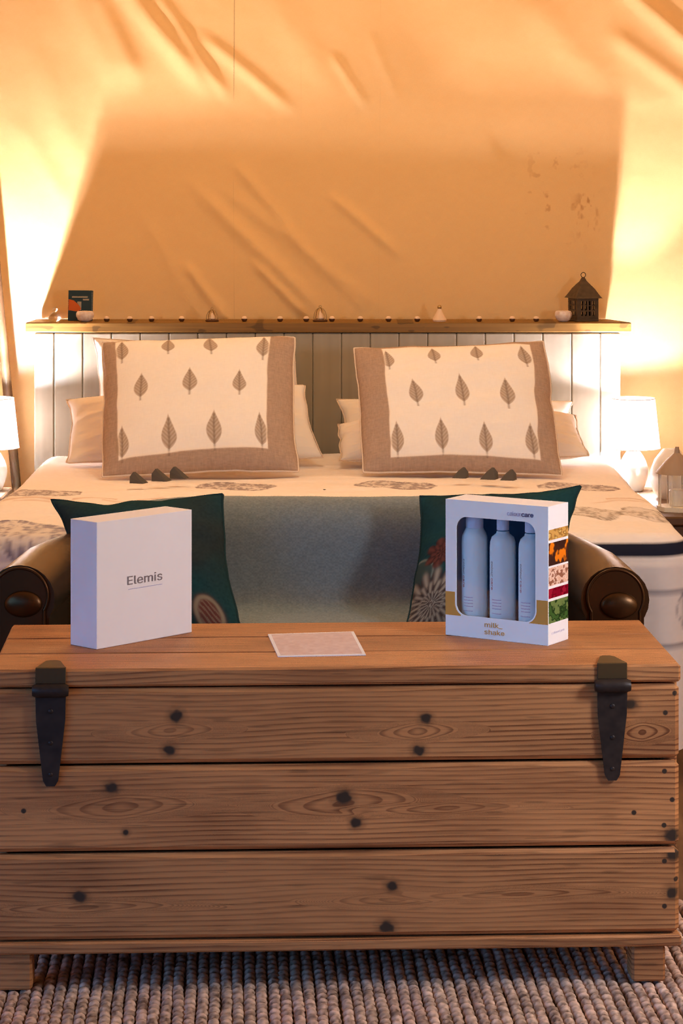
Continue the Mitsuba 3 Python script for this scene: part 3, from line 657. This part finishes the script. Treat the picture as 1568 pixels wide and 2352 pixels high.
QL = (P(240, 790, 7.04), P(673, 776, 7.04), P(687, 1082, 6.80), P(230, 1092, 6.80))
LL = [(.10, .10, .076, .19), (.34, .085, .076, .17), (.57, .085, .080, .18), (.845, .11, .076, .21), (.20, .405, .082, .215), (.455, .385, .082, .215), (.72, .40, .082, .205),
      (.105, .80, .080, .245), (.345, .765, .082, .275), (.575, .75, .084, .275), (.825, .755, .080, .245)]
patterned(QL, (.065, .085, .88, .855, .015, .015, .928, .878), LL, 'cushion with leaf print and taupe border, left of the two on the bed', 95, .003)
QR = (P(810, 800, 7.04), P(1252, 786, 7.04), P(1286, 1089, 6.80), P(834, 1088, 6.80))
LR = [(.165, .15, .074, .18, -.01), (.41, .14, .072, .17, -.012), (.63, .13, .072, .17, -.015), (.875, .145, .074, .18, -.012), (.29, .455, .078, .22, -.012), (.535, .435, .080, .245, -.012), (.765, .46, .080, .245, -.01),
      (.175, .795, .076, .25), (.41, .785, .078, .26), (.635, .805, .076, .24), (.865, .795, .076, .24)]
patterned(QR, (.145, .135, .925, .895, .04, .045, .935, .935), LR, 'cushion with leaf print and taupe border, right of the two on the bed', 98, .005)

# little dark pyramids on the coverlet
PYR = [(318, 1113, 44, 1), (370, 1108, 48, 1), (411, 1102, 46, 1), (1056, 1101, 42, -1), (1122, 1104, 46, -1), (1166, 1106, 42, -1)]
names = ['first from the left on the coverlet', 'second from the left on the coverlet', 'third from the left, touching the left patterned cushion',
         'fourth from the left on the coverlet', 'middle one of the right three', 'last of the row on the right']
for (px, py, w, sd), nm in zip(PYR, names):
    b = G(px, py, BT); s = w / F * b[1] / 2
    pts = np.array([(-s * .9, -s * .35, 0), (s * .55, -s * .75, 0), (s, s * .3, 0), (-s * .5, s * .75, 0), (-s * .55 * sd, -s * .05, s * 1.15), (-s * .35 * sd, s * .2, s * 1.15), (-s * .9 * sd, -s * .2, s * .7), (s * .2 * sd, 0, s * .75)])
    hull = trimesh.Trimesh(pts).convex_hull
    single('pyramid_sachet', hull.apply_translation(b + [0, 0, .004]), 'm_pyramid', f'small dark grey pyramid-shaped sachet, {nm}', 'sachet', group='dark pyramid sachets on the bed')

# ------------------------------------------------------------------ headboard
hbd = thing('headboard', 'tall panelled headboard of upright painted boards with a wooden ledge on top', 'headboard')
HF, SF = 7.435, 7.428
def hx(px): return (px - 784) / F * HF
ed = [78] + [124 + 66 * k for k in range(20)] + [1425]
for a, b in zip(ed[:-1], ed[1:]): add(hbd, 'board', cb(hx(a) + .0006, hx(b) - .0006, HF, HF + .018, 0.0, .826, .0028), 'm_headboard')
add(hbd, 'backing', cb(hx(78) + .003, hx(1425) - .003, HF + .0185, HF + .030, -.022, .826, .001), 'm_headboard')
def sx(px): return (px - 784) / F * SF
SZ0, SZ1 = .829, .857
ledge = trimesh.Trimesh(np.array([(qx + ox, qy + oy, qz) for qz, ix in ((SZ0, .0025), (SZ0 + .0025, 0), (SZ1 - .0025, 0), (SZ1, .0025))
                         for qx, qy, ox, oy in ((sx(59), SF, ix, ix), (sx(1449), SF, -ix, ix), (.775, 7.588, -ix, -ix), (-.886, 7.588, ix, -ix))])).convex_hull
add(hbd, 'ledge', ledge, 'm_shelf', label='honey-coloured wooden ledge')
ledge_z = SZ1

# ------------------------------------------------------------------ bedside tables, lamps
def bedside(x0, x1, label):
    t = thing('bedside_table', label, 'table')
    add(t, 'top', cb(x0, x1, 6.80, 7.425, .366, .3895, .004), 'm_dark_wood')
    add(t, 'drawer', cb(x0 + .02, x1 - .02, 6.815, 7.40, .25, .365, .004), 'm_dark_wood')
    add(t, 'knob', trimesh.creation.icosphere(2, .014).apply_translation(((x0 + x1) / 2, 6.80, .305)), 'm_brass', True)
    for x in (x0 + .045, x1 - .045):
        for y in (6.84, 7.38): add(t, 'leg', cb(x - .02, x + .02, y - .02, y + .02, -.022, .249, .004), 'm_dark_wood')
bedside(.788, 1.22, 'dark wooden bedside table at the right of the bed under lamp and lantern')
bedside(-1.32, -.935, 'dark wooden bedside table at the left of the bed under the left lamp')
def globe(parent, name, c, r, rad, weight, label):
    k = key(parent, name)
    scene[k] = {'type': 'sphere', 'center': [float(q) for q in c], 'radius': r, 'bsdf': {'type': 'ref', 'id': 'm_card_white'},
                'emitter': {'type': 'area', 'radiance': {'type': 'rgb', 'value': [float(q) for q in rad]}, 'sampling_weight': weight}}
    labels[k] = {'label': label}
def lamp(x, LY, zb, power, tip, label, shade_r=(.0605, .0755)):
    k = thing('table_lamp', label, 'lamp')
    z0 = .390
    add(k, 'base', lathe([(0, 0), (.025, 0), (.028, .003), (.034, .018), (.040, .038), (.042, .054), (.0405, .068), (.035, .084), (.027, .099), (.018, .112), (.013, .119), (.011, .122), (0, .122)], 40, (x, LY, z0)), 'm_ceramic', 40)
    add(k, 'stem', lathe([(0, .1225), (.008, .1225), (.008, .130), (.011, .131), (.011, zb - z0 - .0095), (0, zb - z0 - .0095)], 20, (x, LY, z0)), 'm_brass', 40)
    r1, r0 = shade_r
    n = 64; a = np.arange(n) * 2 * PI / n
    zz = np.linspace(.510, .649, 6); rr_ = np.linspace(r0, r1, 6)
    v = np.array([[x + r * math.cos(q), LY + r * math.sin(q), z] for r, z in zip(rr_, zz) for q in a]); vi = np.arange(6 * n).reshape(6, n); nx = np.roll(vi, -1, 1)
    f = np.vstack([np.stack([vi[:-1].ravel(), nx[:-1].ravel(), nx[1:].ravel()], 1), np.stack([vi[:-1].ravel(), nx[1:].ravel(), vi[1:].ravel()], 1)])
    add(k, 'shade', trimesh.Trimesh(v, f, process=False), 'm_shade', True, emitter={'type': 'area', 'radiance': {'type': 'rgb', 'value': list(SHADE)}, 'sampling_weight': 1.0})
    for z, r in ((.510, r0), (.649, r1)): add(k, 'shade_ring', tube(np.stack([x + r * np.cos(a), LY + r * np.sin(a), np.full(n, z)], 1), .0013, 6, closed=True), 'm_white_metal', True)
    globe(k, 'bulb', (x, LY, zb), .0085, [4 * power * b for b in BULB], 1.0, 'glowing bulb')
    globe(k, 'bulb_tip', (x, LY, .632), .0100, [4 * tip * b for b in TIP], 1.0, 'frosted tip of the bulb')
lamp(.820, 7.343, .543, .70, 1.0, 'small white table lamp at the right of the bed, its conical shade glowing')
lamp(-.982, 7.349, .594, .80, 2.1, 'small white table lamp at the left of the bed, cut by the picture edge')
# vase and lantern on the right table
vz = .390
single('ceramic_vase', lathe([(0, 0), (.035, 0), (.050, .020), (.0575, .050), (.056, .077), (.045, .107), (.028, .128), (.022, .135), (.018, .135), (.018, .128), (.0, .118)], 40, (.905, 7.18, vz)), 'm_ceramic', 'rounded white ceramic vase between the right table lamp and the grey-lidded lantern', 'vase', smooth=40)
ln = thing('glass_lantern', 'glass lantern with a grey conical lid on the right bedside table', 'lantern')
lx, ly = P(1537, 1160, 6.93)[0] + .020, 6.93
lr = .050
add(ln, 'base', lathe([(0, 0), (lr + .004, 0), (lr + .004, .012), (0, .012)], 8, (lx, ly, vz)), 'm_white_metal')
add(ln, 'lid', lathe([(0, .098), (lr + .007, .098), (lr + .004, .104), (.032, .130), (.008, .152), (.005, .168), (0, .168)], 32, (lx, ly, vz)), 'm_grey_lid', 30, label='grey conical metal lid')
for k in range(8):
    a = PI / 8 + k * PI / 4
    add(ln, 'post', tube([(lx + lr * math.cos(a), ly + lr * math.sin(a), vz + .012), (lx + lr * math.cos(a), ly + lr * math.sin(a), vz + .098)], .0018, 6), 'm_white_metal', 40)
for k in range(8):
    a, b = PI / 8 + k * PI / 4, PI / 8 + (k + 1) * PI / 4; r_ = lr - .002
    q = [(lx + r_ * math.cos(a), ly + r_ * math.sin(a)), (lx + r_ * math.cos(b), ly + r_ * math.sin(b))]
    add(ln, 'pane', trimesh.Trimesh([(*q[0], vz + .0125), (*q[1], vz + .0125), (*q[1], vz + .0975), (*q[0], vz + .0975)], [[0, 1, 2], [0, 2, 3]], process=False), 'm_pane')
single('pillar_candle', lathe([(0, 0), (.020, 0), (.021, .002), (.021, .040), (.018, .043), (0, .041)], 24, (lx, ly, vz + .0125)), 'm_ceramic', 'short cream candle inside the grey-lidded glass lantern', 'candle', smooth=40)

# ------------------------------------------------------------------ things on the ledge
LZ = ledge_z + .0005
def lp(px, y): return np.array([(px - 784) / F * y, y, LZ])
# dark lantern
dl = thing('metal_lantern', 'dark pierced metal lantern with a pointed roof at the right end of the headboard ledge', 'lantern')
o = lp(1339, 7.50); hwid = .0400; M = mat(o, .32)
wallp = sg.box(-.0325, 0, .0325, .066)
holes = [sg.box(x - .003, z, x + .003, z + .012) for x in (-.018, -.006, .006, .018) for z in (.016, .032, .046)]
wl = wallp.difference(shapely.union_all(holes))
for k in range(4):
    R = mat((0, 0, 0), k * PI / 2) @ frame((0, -.0315, 0), (1, 0, 0), (0, 0, 1), (0, -1, 0))
    add(dl, 'side', xf(xf(extr(wl, .0015), R), M), 'm_dark_metal')
add(dl, 'floor_plate', xf(cb(-.034, .034, -.034, .034, 0, .004, .001), M), 'm_dark_metal')
pts = []
roof = []
for r_, z_ in ((.0415, .066), (.0375, .071), (.024, .094), (.008, .114), (.0035, .124)): roof.append([(r_ * sx_, r_ * sy_, z_) for sx_, sy_ in ((-1, -1), (1, -1), (1, 1), (-1, 1))])
rv_ = np.array(roof).reshape(-1, 3); rf_ = []
for i in range(4):
    for j in range(4):
        a, b = i * 4 + j, i * 4 + (j + 1) % 4
        rf_ += [[a, b, b + 4], [a, b + 4, a + 4]]
rf_ += [[0, 2, 1], [0, 3, 2], [16, 17, 18], [16, 18, 19]]
add(dl, 'roof', xf(trimesh.Trimesh(rv_, rf_, process=False), M), 'm_dark_metal')
rg = np.linspace(0, 2 * PI, 20)[:-1]
add(dl, 'ring', xf(tube(np.stack([.0072 * np.cos(rg), 0 * rg, .1315 + .0072 * np.sin(rg)], 1), .0011, 6, closed=True), M), 'm_dark_metal', True)
# two scalloped shells / bowls
def shell(px, y, w, h, label):
    pr = [(0, 0), (.45 * w, 0), (.80 * w, .18 * h), (w, .52 * h), (w, .78 * h), (.9 * w, .97 * h), (.72 * w, h), (.55 * w, .93 * h), (0, .86 * h)]
    m = lathe(pr, 48); v = m.vertices; th = np.arctan2(v[:, 1], v[:, 0]); v[:, :2] *= (1 + .05 * np.cos(th * 9))[:, None]; m.vertices = v
    single('shell_bowl', m.apply_translation(lp(px, y)), 'm_shell', label, 'bowl', smooth=40)
shell(1293, 7.465, .0235, .031, 'small white scalloped shell bowl beside the dark metal lantern')
shell(195, 7.465, .0245, .030, 'small white scalloped shell bowl in front of the dark book cover')
# book
bk = thing('small_book', 'small dark blue book with an orange picture standing on the headboard ledge', 'book')
o = lp(183, 7.505); M = mat(o, -.10, -.10)
bw_, bh_ = .0345, .0870
add(bk, 'cover', xf(cat(cb(-bw_, bw_, 0, .0018, 0, bh_, .0004), cb(-bw_, bw_, .0145, .0163, 0, bh_, .0004), cb(-bw_ - .0001, -bw_ + .0016, 0, .0163, 0, bh_, .0004)), M), 'm_book', label='dark blue cover') if False else None
mat_d('m_book', (.030, .050, .060)); mat_d('m_book_orange', (.50, .11, .03)); mat_d('m_book_grey', (.30, .26, .20))
add(bk, 'cover', xf(cat(cb(-bw_, bw_, 0, .0018, 0, bh_, .0004), cb(-bw_, bw_, .0145, .0163, 0, bh_, .0004), cb(-bw_, -bw_ + .0016, 0, .0163, 0, bh_, .0004)), M), 'm_book', label='dark blue cover')
add(bk, 'pages', xf(cb(-bw_ + .0018, bw_ - .002, .0019, .0144, .002, bh_ - .002, .0003), M), 'm_card_white')
FRb = frame((0, -.0001, 0), (1, 0, 0), (0, 0, 1), (0, -1, 0))
add(bk, 'picture', xf(xf(extr(sg.Polygon([(-bw_ + .001, .030), (-bw_ + .001, .062), (-.018, .058), (-.004, .046), (.004, .034), (-.006, .026)]), .0004), FRb), M), 'm_book_orange', label='orange picture')
add(bk, 'title', xf(xf(cat(extr(sg.box(-.024, .066, .022, .070), .0004), extr(sg.box(-.008, .030, .004, .055), .0003), extr(sg.box(.008, .058, .026, .063), .0004)), FRb), M), 'm_book_grey')
# glass bauble at the far left
gbk = thing('glass_ornament', 'small pale glass bird ornament at the far left end of the headboard ledge', 'ornament')
scene['m_glass'] = {'type': 'dielectric', 'int_ior': 1.5}
o = lp(126, 7.47)
add(gbk, 'body', lathe([(0, 0), (.010, 0), (.017, .006), (.019, .012), (.014, .020), (.006, .026), (0, .027)], 28, o), 'm_glass', True)
add(gbk, 'head', trimesh.creation.icosphere(3, .0075).apply_translation(o + [.001, 0, .0345]), 'm_glass', True)
# little wire-framed bells
def bell(px, w, h, label, pale):
    k = thing('wire_ornament', label, 'ornament'); o = lp(px, 7.475)
    n = 18; t = np.linspace(0, PI, n)
    for q in range(3):
        a = q * PI / 3 + .2
        pts = np.stack([w * np.cos(t) * math.cos(a), w * np.cos(t) * math.sin(a), h * np.sin(t) ** (.75) + .003], 1) + o
        add(k, 'wire', tube(pts, .0012, 6), 'm_brass', True)
    add(k, 'base', lathe([(0, 0), (w + .002, 0), (w + .003, .003), (w, .006), (0, .006)], 24, o), 'm_bead' if not pale else 'm_bead_pale', 40)
    add(k, 'core', lathe([(0, .006), (.55 * w, .006), (.62 * w, .3 * h), (.40 * w, .55 * h), (.12 * w, .80 * h), (0, .82 * h)], 20, o), 'm_bead_pale', True)
    add(k, 'loop', tube(np.stack([.0035 * np.cos(rg), 0 * rg, h + .006 + .0035 * np.sin(rg)], 1) + o, .0009, 6, closed=True), 'm_brass', True)
bell(487, .0165, .030, 'small rounded wire cage ornament on the ledge above the left patterned cushion', False)
bell(735, .0185, .036, 'small pointed wire ornament on a dark foot in the middle of the headboard ledge', False)
# pale perfume-bottle shaped ornament
o = lp(1009, 7.475)
ob = thing('cone_ornament', 'small pale cone-shaped ornament on the ledge above the right patterned cushion', 'ornament')
add(ob, 'body', lathe([(0, 0), (.019, 0), (.0205, .005), (.018, .010), (.008, .028), (.0055, .036), (.0, .036)], 28, o), 'm_bead_pale', 40)
add(ob, 'knob', trimesh.creation.icosphere(2, .0062).apply_translation(o + [0, 0, .0405]), 'm_brass', True)
# row of tiny beads / acorns
BEADS = [(245, 'right of the left shell bowl'), (298, 'second from the dark book'), (348, 'third from the dark book'), (417, 'left of the rounded wire cage'), (561, 'right of the rounded wire cage'),
         (643, 'midway between the two wire ornaments'), (703, 'just left of the pointed wire ornament'), (762, 'just right of the pointed wire ornament'), (827, 'third left of the pale cone ornament'), (892, 'second left of the pale cone ornament'), (958, 'just left of the pale cone ornament'),
         (1100, 'right of the pale cone ornament'), (1176, 'second left of the right shell bowl'), (1231, 'just left of the right shell bowl')]
for px, w in BEADS:
    k = thing('acorn_bead', f'tiny round brown acorn-like bead on the headboard ledge, {w}', 'bead', 'tiny beads along the headboard ledge'); o = lp(px, 7.47)
    add(k, 'nut', lathe([(0, 0), (.005, 0), (.0078, .003), (.0084, .0065), (.0078, .008), (0, .008)], 18, o), 'm_bead', 40)
    add(k, 'cap', lathe([(0, .0081), (.0080, .0081), (.0074, .012), (.0045, .0148), (0, .0155)], 18, o), 'm_bead_pale', 40)

# ------------------------------------------------------------------ floor lamp lighting the room from the right (out of frame)
fl = thing('floor_lamp', 'tall standing lamp with a round globe in the right part of the tent', 'lamp')
fx, fy = 1.36, 3.60
add(fl, 'base', lathe([(0, -.023), (.15, -.023), (.15, -.008), (.03, .0), (0, .0)], 40, (fx, fy, 0)), 'm_dark_metal', 40)
add(fl, 'pole', tube([(fx, fy, .0), (fx, fy, .962)], .012, 12), 'm_dark_metal', 40)
globe(fl, 'globe', (fx, fy, 1.10), .14, [.10 * c for c in ROOM], 3.0, 'round glowing globe')
pl = thing('pendant_lamp', 'round paper pendant lamp hanging from the tent ridge', 'lamp')
gx, gy, gz = -.05, 5.85, 2.02
globe(pl, 'globe', (gx, gy, gz), .15, [.10 * c for c in PEND], 2.0, 'round glowing paper globe')
add(pl, 'cord', tube([(gx, gy, gz + .152), (gx, gy, 2.80)], .004, 8), 'm_dark_metal', 40)
